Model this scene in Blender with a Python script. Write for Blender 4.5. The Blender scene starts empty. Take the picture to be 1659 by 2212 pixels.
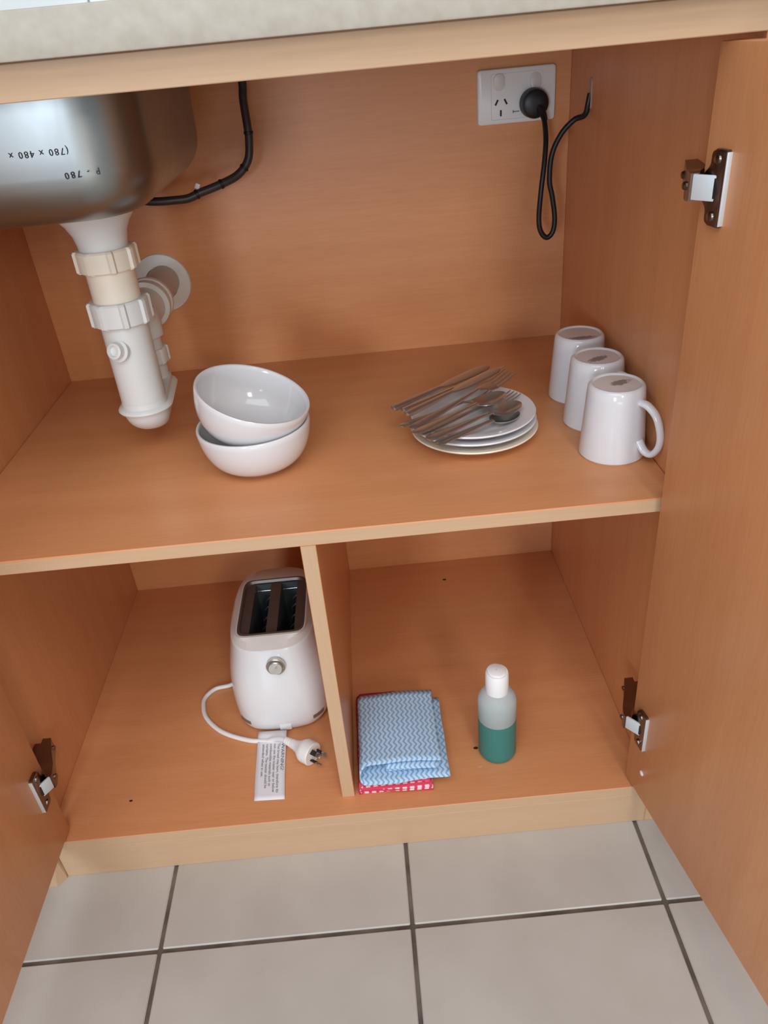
import bpy, bmesh, math, random
from mathutils import Vector, Matrix
random.seed(7)
PI = math.pi
sc = bpy.context.scene
COL = sc.collection

# ------------------------------------------------------------------ camera
cam_d = bpy.data.cameras.new('camera')
cam_d.sensor_fit = 'VERTICAL'
cam_d.sensor_height = 36.0
cam_d.lens = 1649.04 / 2212.0 * 36.0
cam_d.clip_start = 0.02
cam = bpy.data.objects.new('camera', cam_d)
COL.objects.link(cam)
Rm = Matrix(((0.99533005, 0.09651722, -0.00158579),
             (-0.05243262, 0.52677014, -0.84838909),
             (-0.08104881, 0.8445103, 0.5293708)))
cam.matrix_world = Matrix.Translation((0.46010, -0.61472, 0.89333)) @ Rm.to_4x4()
sc.camera = cam

# ------------------------------------------------------------------ world, light, exposure
world = bpy.data.worlds.new('world'); sc.world = world
world.use_nodes = True
bg = world.node_tree.nodes['Background']
bg.inputs[0].default_value = (0.80, 0.90, 1.0, 1)
bg.inputs[1].default_value = 0.68


def area_lamp(name, loc, target, sx, sy, power, color):
    d = bpy.data.lights.new(name, 'AREA')
    d.shape = 'RECTANGLE'; d.size = sx; d.size_y = sy
    d.energy = power; d.color = color
    o = bpy.data.objects.new(name, d); COL.objects.link(o)
    o.location = loc
    o.rotation_euler = (Vector(target) - Vector(loc)).to_track_quat('-Z', 'Y').to_euler()
    return o


area_lamp('window_daylight', (-0.42, -2.75, 0.96), (0.42, 0.5, 0.52), 0.45, 0.6, 25, (0.74, 0.86, 1.0))
area_lamp('window_daylight', (1.12, -2.75, 1.62), (0.45, 0.5, 0.45), 0.45, 0.6, 20, (1.0, 0.92, 0.80))
area_lamp('floor_bounce_fill', (0.55, -3.0, 0.22), (0.5, 0.5, 0.6), 1.0, 0.4, 5, (1.0, 0.95, 0.92))  # low lamp added in place of light bouncing off a sunlit floor
area_lamp('ceiling_bounce_fill', (0.4, -1.5, 2.35), (0.4, -0.9, 0.0), 2.2, 1.6, 36, (0.96, 0.97, 1.0))  # unseen overhead fill, added to brighten the horizontal surfaces at the front

sc.view_settings.view_transform = 'Standard'
sc.view_settings.look = 'None'
sc.view_settings.exposure = -0.12
sc.view_settings.gamma = 1.0
sc.view_settings.use_curve_mapping = False

# ------------------------------------------------------------------ key sizes (metres)
W, D = 0.760, 0.518          # inside width and depth of the cabinet
ZB, ZS = 0.0695, 0.4784      # top of bottom panel, top of shelf
TH = 0.016                   # board thickness
ZR = 0.8733                  # underside of the top rail
ZBENCH = 0.8972


# ------------------------------------------------------------------ materials
def srgb(r, g, b):
    def f(c):
        c /= 255.0
        return c / 12.92 if c <= 0.04045 else ((c + 0.055) / 1.055) ** 2.4
    return (f(r), f(g), f(b), 1.0)


def mat(name, col, rough=0.5, metal=0.0, spec=0.5, coat=0.0, trans=0.0, ior=1.45, sub=0.0):
    m = bpy.data.materials.new(name); m.use_nodes = True
    p = m.node_tree.nodes['Principled BSDF']
    p.inputs['Base Color'].default_value = col
    p.inputs['Roughness'].default_value = rough
    p.inputs['Metallic'].default_value = metal
    p.inputs['Specular IOR Level'].default_value = spec
    p.inputs['Coat Weight'].default_value = coat
    p.inputs['Transmission Weight'].default_value = trans
    p.inputs['IOR'].default_value = ior
    if sub:
        p.inputs['Subsurface Weight'].default_value = sub
        p.inputs['Subsurface Radius'].default_value = (1, 1, 1)
        p.inputs['Subsurface Scale'].default_value = 0.004
    return m


def nodes(m):
    return m.node_tree.nodes, m.node_tree.links, m.node_tree.nodes['Principled BSDF']


def vary(m, col_a, col_b, scale=(6, 6, 6), detail=4, lo=0.35, hi=0.65, bump=0.0, rough=None):
    """soft colour variation from a noise in object space"""
    N, L, P = nodes(m)
    tc = N.new('ShaderNodeTexCoord'); mp = N.new('ShaderNodeMapping'); nz = N.new('ShaderNodeTexNoise')
    rp = N.new('ShaderNodeValToRGB')
    mp.inputs['Scale'].default_value = scale
    nz.inputs['Scale'].default_value = 1.0; nz.inputs['Detail'].default_value = detail
    rp.color_ramp.elements[0].position = lo; rp.color_ramp.elements[1].position = hi
    rp.color_ramp.elements[0].color = col_a; rp.color_ramp.elements[1].color = col_b
    L.new(tc.outputs['Object'], mp.inputs[0]); L.new(mp.outputs[0], nz.inputs['Vector'])
    L.new(nz.outputs['Fac'], rp.inputs[0]); L.new(rp.outputs[0], P.inputs['Base Color'])
    if bump:
        b = N.new('ShaderNodeBump'); b.inputs['Strength'].default_value = bump; b.inputs['Distance'].default_value = 0.002
        L.new(nz.outputs['Fac'], b.inputs['Height']); L.new(b.outputs[0], P.inputs['Normal'])
    return m


def wood(name, dark, light, axis, rough=0.34):
    """beech-print melamine, grain along one axis: broad bands and fine ticks"""
    m = mat(name, light, rough, spec=0.42)
    N, L, P = nodes(m)
    tc = N.new('ShaderNodeTexCoord')
    along, across = (2.0, 3.0), (34.0, 420.0)
    outs = []
    for k, det in ((0, 3), (1, 2)):
        mp = N.new('ShaderNodeMapping'); nz = N.new('ShaderNodeTexNoise')
        s = [across[k]] * 3
        s[axis] = along[k] * (1 if k == 0 else 9)
        mp.inputs['Scale'].default_value = s
        nz.inputs['Scale'].default_value = 1.0; nz.inputs['Detail'].default_value = det
        L.new(tc.outputs['Object'], mp.inputs[0]); L.new(mp.outputs[0], nz.inputs['Vector'])
        outs.append(nz)
    mx = N.new('ShaderNodeMix'); mx.data_type = 'FLOAT'; mx.inputs[0].default_value = 0.45
    L.new(outs[0].outputs['Fac'], mx.inputs[2]); L.new(outs[1].outputs['Fac'], mx.inputs[3])
    rp = N.new('ShaderNodeValToRGB')
    rp.color_ramp.elements[0].position = 0.3; rp.color_ramp.elements[1].position = 0.68
    rp.color_ramp.elements[0].color = dark; rp.color_ramp.elements[1].color = light
    L.new(mx.outputs[0], rp.inputs[0]); L.new(rp.outputs[0], P.inputs['Base Color'])
    return m


M = {}
WD, WL = srgb(207, 140, 92), srgb(217, 153, 105)
M['wood_x'] = wood('beech_grain_across', WD, WL, 0)
M['wood_z'] = wood('beech_grain_upright', WD, WL, 2)
M['wood_y'] = wood('beech_grain_depth', WD, WL, 1)
M['edge_x'] = wood('beech_edging_across', srgb(192, 158, 124), srgb(200, 167, 134), 0, 0.45)
M['edge_z'] = wood('beech_edging_upright', srgb(192, 158, 124), srgb(200, 167, 134), 2, 0.45)
M['dark_gap'] = mat('dark_gap', srgb(60, 38, 28), 0.8)
M['bench'] = vary(mat('cream_laminate', srgb(196, 188, 174), 0.45), srgb(168, 160, 146), srgb(177, 170, 157), (90, 90, 90), 6)
M['wall_tile'] = mat('white_wall_tile', srgb(228, 232, 232), 0.2)
M['wall_grout'] = mat('wall_grout', srgb(196, 196, 192), 0.8)
M['tile'] = vary(mat('floor_tile', srgb(184, 178, 170), 0.32, spec=0.4), srgb(178, 171, 162), srgb(190, 184, 176), (9, 9, 9), 6, 0.3, 0.7)
M['grout'] = vary(mat('floor_grout', srgb(96, 84, 76), 0.9), srgb(78, 68, 62), srgb(116, 104, 94), (20, 20, 20), 4)
M['pvc'] = mat('white_pvc', srgb(220, 222, 220), 0.34, sub=0.15)
M['pvc_cream'] = mat('cream_pvc', srgb(232, 224, 208), 0.36, sub=0.15)
M['pvc_grey'] = mat('wall_pipe_pvc', srgb(196, 186, 178), 0.4)
M['dark_seal'] = mat('dark_seal', srgb(60, 45, 38), 0.7)
M['ceramic'] = mat('white_glazed_ceramic', srgb(222, 223, 226), 0.12, coat=0.3)
M['ceramic_rim'] = mat('cream_plate_glaze', srgb(232, 222, 204), 0.14, coat=0.3)
M['steel'] = mat('polished_steel', srgb(198, 195, 192), 0.24, 0.92)
M['nickel'] = mat('nickel_hinge', srgb(132, 120, 114), 0.24, 1.0)
M['cup_dark'] = mat('hinge_cup_recess', srgb(48, 42, 44), 0.4, 0.5)
M['link_and_edge_glint'] = mat('hinge_link_and_glint', srgb(214, 224, 230), 0.42, 0.35)
M['black'] = mat('black_rubber', srgb(24, 24, 28), 0.42)
M['black_hose'] = mat('dark_braided_hose', srgb(58, 52, 54), 0.38)
M['white_plastic'] = mat('white_plastic', srgb(232, 232, 230), 0.3)
M['switch'] = mat('switch_plastic', srgb(214, 212, 206), 0.35)
M['slot'] = mat('socket_slot', srgb(34, 30, 30), 0.7)
M['mark'] = mat('grey_print', srgb(120, 120, 120), 0.6)
M['gloss_white'] = mat('toaster_white', srgb(226, 229, 231), 0.14, coat=0.6)
M['satin_white'] = mat('toaster_top_white', srgb(214, 210, 204), 0.4)
M['bezel'] = mat('dark_bezel', srgb(112, 106, 102), 0.4, 0.6)
M['slot_in'] = mat('toaster_inside', srgb(110, 120, 124), 0.45, 0.7)
M['wire'] = mat('guide_wire', srgb(190, 196, 198), 0.3, 1.0)
M['knob'] = mat('silver_knob', srgb(206, 206, 200), 0.28, 0.75)
M['vent'] = mat('vent_slot', srgb(128, 104, 92), 0.5)
M['paper'] = mat('white_paper', srgb(228, 228, 232), 0.7)
M['ink'] = mat('grey_ink', srgb(132, 132, 138), 0.7)
M['pen'] = mat('black_marker', srgb(26, 26, 36), 0.6)
M['cap'] = mat('white_cap', srgb(240, 240, 240), 0.35)
M['hole'] = mat('pin_hole', srgb(60, 32, 20), 0.9)
M['pale_hole'] = mat('filled_pin_hole', srgb(206, 150, 118), 0.8)
M['grommet'] = mat('pale_grommet', srgb(176, 150, 136), 0.5)

# brushed sink steel
m = mat('sink_steel', srgb(142, 144, 142), 0.3, 1.0)
N, L, P = nodes(m)
tc = N.new('ShaderNodeTexCoord'); mp = N.new('ShaderNodeMapping'); nz = N.new('ShaderNodeTexNoise')
mp.inputs['Scale'].default_value = (30, 30, 9); nz.inputs['Scale'].default_value = 1; nz.inputs['Detail'].default_value = 5
mr = N.new('ShaderNodeMapRange'); mr.inputs[3].default_value = 0.26; mr.inputs[4].default_value = 0.42
L.new(tc.outputs['Object'], mp.inputs[0]); L.new(mp.outputs[0], nz.inputs['Vector']); L.new(nz.outputs[0], mr.inputs[0])
L.new(mr.outputs[0], P.inputs['Roughness'])
M['sink'] = m


def wave_cloth(name, base, stripe, spacing, amp, period, width, blocks=None):
    """printed wavy lines running along the cloth (uses the cloth's own UVs, in metres)"""
    m = mat(name, base, 0.85, spec=0.15)
    N, L, P = nodes(m)
    uv = N.new('ShaderNodeUVMap'); sp = N.new('ShaderNodeSeparateXYZ'); L.new(uv.outputs[0], sp.inputs[0])

    def mth(op, a, b=None, c=None):
        n = N.new('ShaderNodeMath'); n.operation = op
        for i, v in enumerate((a, b, c)):
            if v is None:
                continue
            if isinstance(v, (int, float)):
                n.inputs[i].default_value = v
            else:
                L.new(v, n.inputs[i])
        return n.outputs[0]
    s = mth('SINE', mth('MULTIPLY', sp.outputs[1], 2 * PI / period))
    u = mth('ADD', sp.outputs[0], mth('MULTIPLY', s, amp))
    fr = mth('FRACT', mth('DIVIDE', u, spacing))
    d = mth('ABSOLUTE', mth('SUBTRACT', fr, 0.5))
    mr = N.new('ShaderNodeMapRange'); mr.interpolation_type = 'SMOOTHSTEP'
    mr.inputs[1].default_value = width * 0.5 - 0.07; mr.inputs[2].default_value = width * 0.5 + 0.07
    mr.inputs[3].default_value = 1; mr.inputs[4].default_value = 0
    L.new(d, mr.inputs[0])
    mx = N.new('ShaderNodeMix'); mx.data_type = 'RGBA'
    mx.inputs[6].default_value = base; mx.inputs[7].default_value = stripe
    fac = mr.outputs[0]
    if blocks:
        f2 = mth('FRACT', mth('DIVIDE', sp.outputs[1], blocks))
        fac = mth('MAXIMUM', fac, mth('GREATER_THAN', f2, 0.5))
    L.new(fac, mx.inputs[0]); L.new(mx.outputs[2], P.inputs['Base Color'])
    b = N.new('ShaderNodeBump'); b.inputs['Strength'].default_value = 0.35; b.inputs['Distance'].default_value = 0.0006
    L.new(mr.outputs[0], b.inputs['Height']); L.new(b.outputs[0], P.inputs['Normal'])
    return m


M['blue_cloth'] = wave_cloth('blue_wave_cloth', srgb(190, 216, 240), srgb(132, 172, 206), 0.0064, 0.0016, 0.0118, 0.40)
M['red_cloth'] = wave_cloth('red_wave_cloth', srgb(244, 214, 214), srgb(214, 70, 98), 0.0095, 0.0004, 0.013, 0.42, 0.0095)
M['red_plain'] = mat('crimson_cloth', srgb(196, 48, 86), 0.85)

# mug base with a blurred grey stamp
def stamp_mat(name, cx, cy, rx, ry, rot, sc_):
    m = mat(name, srgb(218, 212, 210), 0.3)
    N, L, P = nodes(m)
    tc = N.new('ShaderNodeTexCoord'); mp = N.new('ShaderNodeMapping'); mp.vector_type = 'TEXTURE'
    mp.inputs['Location'].default_value = (cx, cy, 0); mp.inputs['Rotation'].default_value = (0, 0, rot)
    mp.inputs['Scale'].default_value = (rx, ry, 1)
    L.new(tc.outputs['Object'], mp.inputs[0])
    sep = N.new('ShaderNodeSeparateXYZ'); L.new(mp.outputs[0], sep.inputs[0])
    cmb = N.new('ShaderNodeCombineXYZ'); L.new(sep.outputs[0], cmb.inputs[0]); L.new(sep.outputs[1], cmb.inputs[1])
    ln = N.new('ShaderNodeVectorMath'); ln.operation = 'LENGTH'; L.new(cmb.outputs[0], ln.inputs[0])
    nz = N.new('ShaderNodeTexNoise'); nz.inputs['Scale'].default_value = sc_; nz.inputs['Detail'].default_value = 1
    L.new(cmb.outputs[0], nz.inputs['Vector'])
    ad = N.new('ShaderNodeMath'); ad.operation = 'MULTIPLY_ADD'; ad.inputs[1].default_value = 1.5; ad.inputs[2].default_value = -0.75
    L.new(nz.outputs[0], ad.inputs[0])
    sm = N.new('ShaderNodeMath'); sm.operation = 'ADD'; L.new(ln.outputs['Value'], sm.inputs[0]); L.new(ad.outputs[0], sm.inputs[1])
    mr = N.new('ShaderNodeMapRange'); mr.inputs[1].default_value = 0.75; mr.inputs[2].default_value = 1.05
    mr.inputs[3].default_value = 0.75; mr.inputs[4].default_value = 0
    L.new(sm.outputs[0], mr.inputs[0])
    mx = N.new('ShaderNodeMix'); mx.data_type = 'RGBA'
    mx.inputs[6].default_value = srgb(218, 212, 210); mx.inputs[7].default_value = srgb(96, 94, 94)
    L.new(mr.outputs[0], mx.inputs[0]); L.new(mx.outputs[2], P.inputs['Base Color'])
    return m


# ------------------------------------------------------------------ mesh building
class MB:
    def __init__(s):
        s.v, s.f, s.mi, s.uv = [], [], [], {}

    def add(s, vs, fs, mi=0, mtx=None, uvs=None):
        b = len(s.v)
        s.v += [tuple((mtx @ Vector(p)) if mtx else p) for p in vs]
        for k, f in enumerate(fs):
            s.f.append(tuple(b + i for i in f)); s.mi.append(mi)
            if uvs:
                s.uv[len(s.f) - 1] = [uvs[i] for i in f]
        return s

    def box(s, lo, hi, mi=0, bev=0.0, mtx=None, seg=2):
        bm = bmesh.new()
        bmesh.ops.create_cube(bm, size=1)
        for v in bm.verts:
            v.co = Vector([(lo[i] + hi[i]) / 2 + v.co[i] * (hi[i] - lo[i]) for i in range(3)])
        if bev:
            bmesh.ops.bevel(bm, geom=bm.edges[:], offset=bev, segments=seg, affect='EDGES', profile=0.5)
        bm.verts.index_update()
        s.add([v.co.copy() for v in bm.verts], [[v.index for v in f.verts] for f in bm.faces], mi, mtx)
        bm.free(); return s

    def loft(s, rings, mi=0, closed=True, cap0=False, cap1=False, mtx=None):
        n = len(rings[0]); vs = [p for r in rings for p in r]; fs = []
        for i in range(len(rings) - 1):
            for j in range(n if closed else n - 1):
                k = (j + 1) % n
                fs.append((i * n + j, i * n + k, (i + 1) * n + k, (i + 1) * n + j))
        if cap0: fs.append(tuple(range(n))[::-1])
        if cap1: fs.append(tuple((len(rings) - 1) * n + j for j in range(n)))
        return s.add(vs, fs, mi, mtx)

    def lathe(s, prof, n=48, mi=0, mtx=None, cap0=False, cap1=False):
        rings = [[(r * math.cos(2 * PI * j / n), r * math.sin(2 * PI * j / n), z) for j in range(n)] for r, z in prof]
        return s.loft(rings, mi, True, cap0, cap1, mtx)

    def tube(s, pts, r, n=12, mi=0, caps=True, flat=None, mtx=None):
        pts = [Vector(p) for p in pts]
        rad = r if isinstance(r, (list, tuple)) else [r] * len(pts)
        rings = []; up = None
        for i, p in enumerate(pts):
            t = (pts[min(i + 1, len(pts) - 1)] - pts[max(i - 1, 0)]).normalized()
            if up is None:
                up = Vector((0, 0, 1)) if abs(t.z) < 0.9 else Vector((1, 0, 0))
            a = t.cross(up).normalized(); b = a.cross(t).normalized(); up = b
            rings.append([p + (a * math.cos(2 * PI * j / n) * rad[i] + b * math.sin(2 * PI * j / n) * rad[i] * (flat or 1)) for j in range(n)])
        return s.loft(rings, mi, True, caps, caps, mtx)

    def poly(s, outline, z0, z1, mi=0, mtx=None):
        n = len(outline)
        return s.loft([[(x, y, z0) for x, y in outline], [(x, y, z1) for x, y in outline]], mi, True, True, True, mtx)

    def build(s, name, mats, parent=None, loc=None, angle=35, smooth=True):
        me = bpy.data.meshes.new(name)
        off = Vector(loc) if loc is not None else (Vector(parent['_o']) if parent is not None and '_o' in parent else Vector((0, 0, 0)))
        me.from_pydata([tuple(Vector(p) - off) for p in s.v], [], s.f)
        bm = bmesh.new(); bm.from_mesh(me); bmesh.ops.recalc_face_normals(bm, faces=bm.faces[:]); bm.to_mesh(me); bm.free()
        for m_ in (mats if isinstance(mats, (list, tuple)) else [mats]):
            me.materials.append(M[m_] if isinstance(m_, str) else m_)
        me.polygons.foreach_set('material_index', s.mi)
        if s.uv:
            lay = me.uv_layers.new(name='UVMap')
            vuv = {}
            for fi, u in s.uv.items():
                for vi, c in zip(s.f[fi], u):
                    vuv[vi] = c
            for lp in me.loops:
                lay.data[lp.index].uv = vuv.get(lp.vertex_index, (0, 0))
        if smooth:
            me.polygons.foreach_set('use_smooth', [True] * len(me.polygons))
            me.set_sharp_from_angle(angle=math.radians(angle))
        me.update()
        o = bpy.data.objects.new(name, me); COL.objects.link(o)
        if parent is not None:
            o.parent = parent
            o['_o'] = tuple(off)
        else:
            o.location = off
            o['_o'] = tuple(off)
        return o


def tag(o, label=None, cat=None, group=None, kind=None):
    if label: o['label'] = label
    if cat: o['category'] = cat
    if group: o['group'] = group
    if kind: o['kind'] = kind
    return o


def thing(name, loc, label, cat, group=None, rot=(0, 0, 0), local=False):
    o = bpy.data.objects.new(name, None); COL.objects.link(o)
    o.location = loc; o.rotation_euler = rot
    o.empty_display_size = 0.02
    o['_o'] = (0.0, 0.0, 0.0) if local else tuple(loc)
    return tag(o, label, cat, group)


def copy_tree(o, parent=None):
    c = o.copy(); COL.objects.link(c)
    if parent is not None: c.parent = parent
    for ch in list(o.children): copy_tree(ch, c)
    return c


def text_mb(txt, size, mtx, extrude=0.00006, spacing=1.0, line=1.0):
    cu = bpy.data.curves.new('lettering', 'FONT')
    cu.body = txt; cu.size = size; cu.extrude = extrude; cu.space_character = spacing; cu.space_line = line
    cu.resolution_u = 2
    o = bpy.data.objects.new('lettering', cu); COL.objects.link(o)
    dg = bpy.context.evaluated_depsgraph_get()
    me = bpy.data.meshes.new_from_object(o.evaluated_get(dg))
    mb = MB(); mb.add([v.co.copy() for v in me.vertices], [tuple(p.vertices) for p in me.polygons], 0, mtx)
    bpy.data.objects.remove(o); bpy.data.curves.remove(cu); bpy.data.meshes.remove(me)
    return mb


def axes(o, x, y, z):
    x, y, z = Vector(x).normalized(), Vector(y).normalized(), Vector(z).normalized()
    return Matrix(((x.x, y.x, z.x, o[0]), (x.y, y.y, z.y, o[1]), (x.z, y.z, z.z, o[2]), (0, 0, 0, 1)))


def aim(o, z, up=(0, 0, 1)):
    z = Vector(z).normalized(); x = Vector(up).cross(z)
    if x.length < 1e-4: x = Vector((1, 0, 0))
    x.normalize(); y = z.cross(x)
    return axes(o, x, y, z)


def spline(pts, n=10):
    P = [Vector(p) for p in pts]; out = []
    for i in range(len(P) - 1):
        p0, p1, p2, p3 = P[max(i - 1, 0)], P[i], P[i + 1], P[min(i + 2, len(P) - 1)]
        for k in range(n):
            t = k / n
            out.append(0.5 * ((2 * p1) + (p2 - p0) * t + (2 * p0 - 5 * p1 + 4 * p2 - p3) * t * t + (3 * p1 - p0 - 3 * p2 + p3) * t ** 3))
    out.append(P[-1]); return out


def rrect(hx, hy, r, n=6, cx=0.0, cy=0.0):
    out = []
    for sx, sy, a0 in ((1, 1, 0), (-1, 1, 90), (-1, -1, 180), (1, -1, 270)):
        for k in range(n + 1):
            a = math.radians(a0 + 90 * k / n)
            out.append((cx + sx * (hx - r) + r * math.cos(a), cy + sy * (hy - r) + r * math.sin(a)))
    return out


# ================================================================== setting
T, TX, TY, G = 0.300, 0.14801, -0.10901, 0.0025
mb = MB(); mb.box((-1.2, -2.6, -0.02), (2.2, 0.62, -0.0022))
floor = tag(mb.build('floor', 'grout'), kind='structure')
tile_me = None
for i in range(-4, 7):
    for j in range(-8, 2):
        x0, y0 = TX + i * T, TY + j * T
        if tile_me is None:
            b = MB(); b.box((-T / 2 + G, -T / 2 + G, -0.008), (T / 2 - G, T / 2 - G, 0), 0, 0.0012, None, 1)
            t0 = b.build('tile', 'tile', floor, loc=(0, 0, 0)); tile_me = t0.data; t = t0
        else:
            t = bpy.data.objects.new('tile', tile_me); COL.objects.link(t); t.parent = floor
        t.location = (x0 + T / 2, y0 + T / 2, random.uniform(-0.0002, 0.0))
mb = MB(); mb.box((-1.2, 0.60, 0), (2.2, 0.62, 2.2))
wall = tag(mb.build('wall_back', 'wall_grout'), kind='structure')
wt = None
for i in range(-4, 7):
    for j in range(0, 4):
        x0 = 0.1441 + i * 0.2; z0 = 0.9262 + j * 0.2
        if wt is None:
            b = MB(); b.box((-0.0988, 0, 0.0012), (0.0988, 0.006, 0.1988), 0, 0.001, None, 1)
            t = b.build('tile', 'wall_tile', wall, loc=(0, 0, 0)); wt = t.data
        else:
            t = bpy.data.objects.new('tile', wt); COL.objects.link(t); t.parent = wall
        t.location = (x0 + 0.1, 0.5945, z0)

# ================================================================== worktop
mb = MB()
prof = [(-0.02, ZBENCH), (-0.0215, ZBENCH + 0.002), (-0.0215, 0.922), (-0.0185, 0.9255), (0.12, 0.9255)]
# slab with a cut-out for the sink bowl: four pieces in one mesh
mb.box((-0.9, -0.0215, ZBENCH), (1.7, 0.06, 0.9255), 0, 0.0015)
mb.box((-0.9, 0.0598, ZBENCH + 0.0002), (0.012, 0.43, 0.9253))
mb.box((0.31, 0.0598, ZBENCH + 0.0002), (1.7, 0.43, 0.9253))
mb.box((-0.9, 0.4298, ZBENCH), (1.7, 0.594, 0.9255))
tag(mb.build('worktop', 'bench', None, (0.4, 0.2, ZBENCH)), 'cream laminate worktop with a square front edge above the open cabinet', 'worktop')

# ================================================================== cabinet
cab = thing('kitchen_cabinet', (0.38, 0.0, 0.0), 'beech sink cabinet with two open doors, shelf and lower divider', 'cabinet')


def board(name, lo, hi, m_, edge, label=None, bev=0.0006, parent=cab):
    b = MB(); b.box(lo, hi, 0, bev, None, 1)
    o = b.build(name, [m_, edge], parent)
    for p in o.data.polygons:          # the front edge carries lighter edging
        if p.normal.y < -0.8: p.material_index = 1
    if label: o['label'] = label
    return o


side_l = board('side_panel', (-TH, 0.0, 0.0), (0, D + 0.01, ZBENCH - 0.0004), 'wood_z', 'edge_z')
side_r = board('side_panel', (W, 0.0, 0.0), (W + TH, D + 0.01, ZBENCH - 0.0004), 'wood_z', 'edge_z')
board('back_panel', (0, D, ZB - TH), (W, D + 0.009, ZBENCH - 0.0004), 'wood_x', 'wood_x')
bottom = board('bottom_panel', (0, 0.0, ZB - TH), (W, D, ZB), 'wood_x', 'edge_x')
board('plinth', (0.0067, 0.0003, 0.0), (W, 0.0158, ZB - TH - 0.0002), 'edge_x', 'edge_x', 'pale beech plinth board along the floor')
board('shelf', (0.0003, 0.0254, ZS - 0.0165), (W - 0.0003, D - 0.0002, ZS), 'wood_x', 'edge_x', bev=0.0012)
board('divider', (0.3733, 0.0264, ZB + 0.0001), (0.3733 + TH, D - 0.0002, ZS - 0.0167), 'wood_z', 'edge_z', bev=0.0005)
board('top_rail', (-0.45, -0.0007, ZR), (1.25, TH, ZBENCH - 0.0004), 'edge_x', 'edge_x', 'pale beech rail under the worktop')
board('filler_panel', (W + TH + 0.001, 0.001, 0.07), (1.25, TH, ZR - 0.002), 'wood_z', 'wood_z')
board('filler_panel', (-0.45, 0.001, 0.07), (-TH - 0.001, TH, ZR - 0.002), 'wood_z', 'wood_z')
# chipped stub at the left end of the plinth
b = MB()
b.add([(-0.014, -0.013, 0), (-0.003, -0.013, 0), (0.0062, -0.002, 0), (0.0062, 0.012, 0), (-0.014, 0.012, 0),
       (-0.014, -0.010, 0.052), (-0.006, -0.010, 0.046), (0.0030, -0.003, 0.05), (0.0062, 0.012, 0.056), (-0.014, 0.012, 0.06)],
      [(0, 1, 6, 5), (1, 2, 7, 6), (2, 3, 8, 7), (3, 4, 9, 8), (4, 0, 5, 9), (5, 6, 7, 8, 9), (4, 3, 2, 1, 0)])
b.build('plinth_stub', 'edge_z', cab, smooth=False)['label'] = 'chipped pale end of the plinth beside the left door'
for x, y, r, mm in ((0.0945, 0.0531, 0.0019, 'hole'), (0.5541, 0.0845, 0.0026, 'hole'), (0.5552, 0.0542, 0.0028, 'pale_hole'),
                    (0.557, 0.4614, 0.0026, 'hole'), (0.2064, 0.1547, 0.0022, 'hole')):
    b = MB(); b.lathe([(r, 0.0), (r, 0.00035), (r * 0.6, 0.0004)], 14, 0, Matrix.Translation((x, y, ZB - 0.00005)) @ Matrix.Diagonal((1.2, 0.8, 1, 1)), False, True)
    b.build('pin_hole', mm, bottom)

# right side cable opening
b = MB(); b.poly(rrect(0.0045, 0.017, 0.0042), 0, 0.0012, 0, axes((W - 0.0012, 0.424, 0.812), (0, 1, 0), (0, 0, 1), (1, 0, 0)))
b.build('cable_opening', 'grommet', side_r)['label'] = 'pale slot in the right side panel where the black cord leaves'


def door(hx, hy, ang, sgn, width, name='door'):
    """sgn +1: outer face lies at +n. Local frame: d along the door, n to its outer face."""
    d = Vector((math.cos(ang), math.sin(ang), 0)); n = Vector((-d.y, d.x, 0)) * sgn
    mt = axes((hx, hy, ZB + 0.004), d, (0, 0, 1), n)
    b = MB(); b.box((0, 0, 0), (width, ZR - ZB - 0.008, TH), 0, 0.0012, mt)
    o = b.build(name, ['wood_z', 'edge_z'], cab)
    return o, mt, d, n


AR, AL = math.radians(-80.27), math.radians(-90.24)
door_r, mt_r, dr, nr = door(0.7345, 0.0162, AR, 1, 0.372)
door_l, mt_l, dl, nl = door(0.0258, 0.0178, AL, -1, 0.372)
door_r['label'] = 'right cabinet door standing open'; door_l['label'] = 'left cabinet door standing open'


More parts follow.
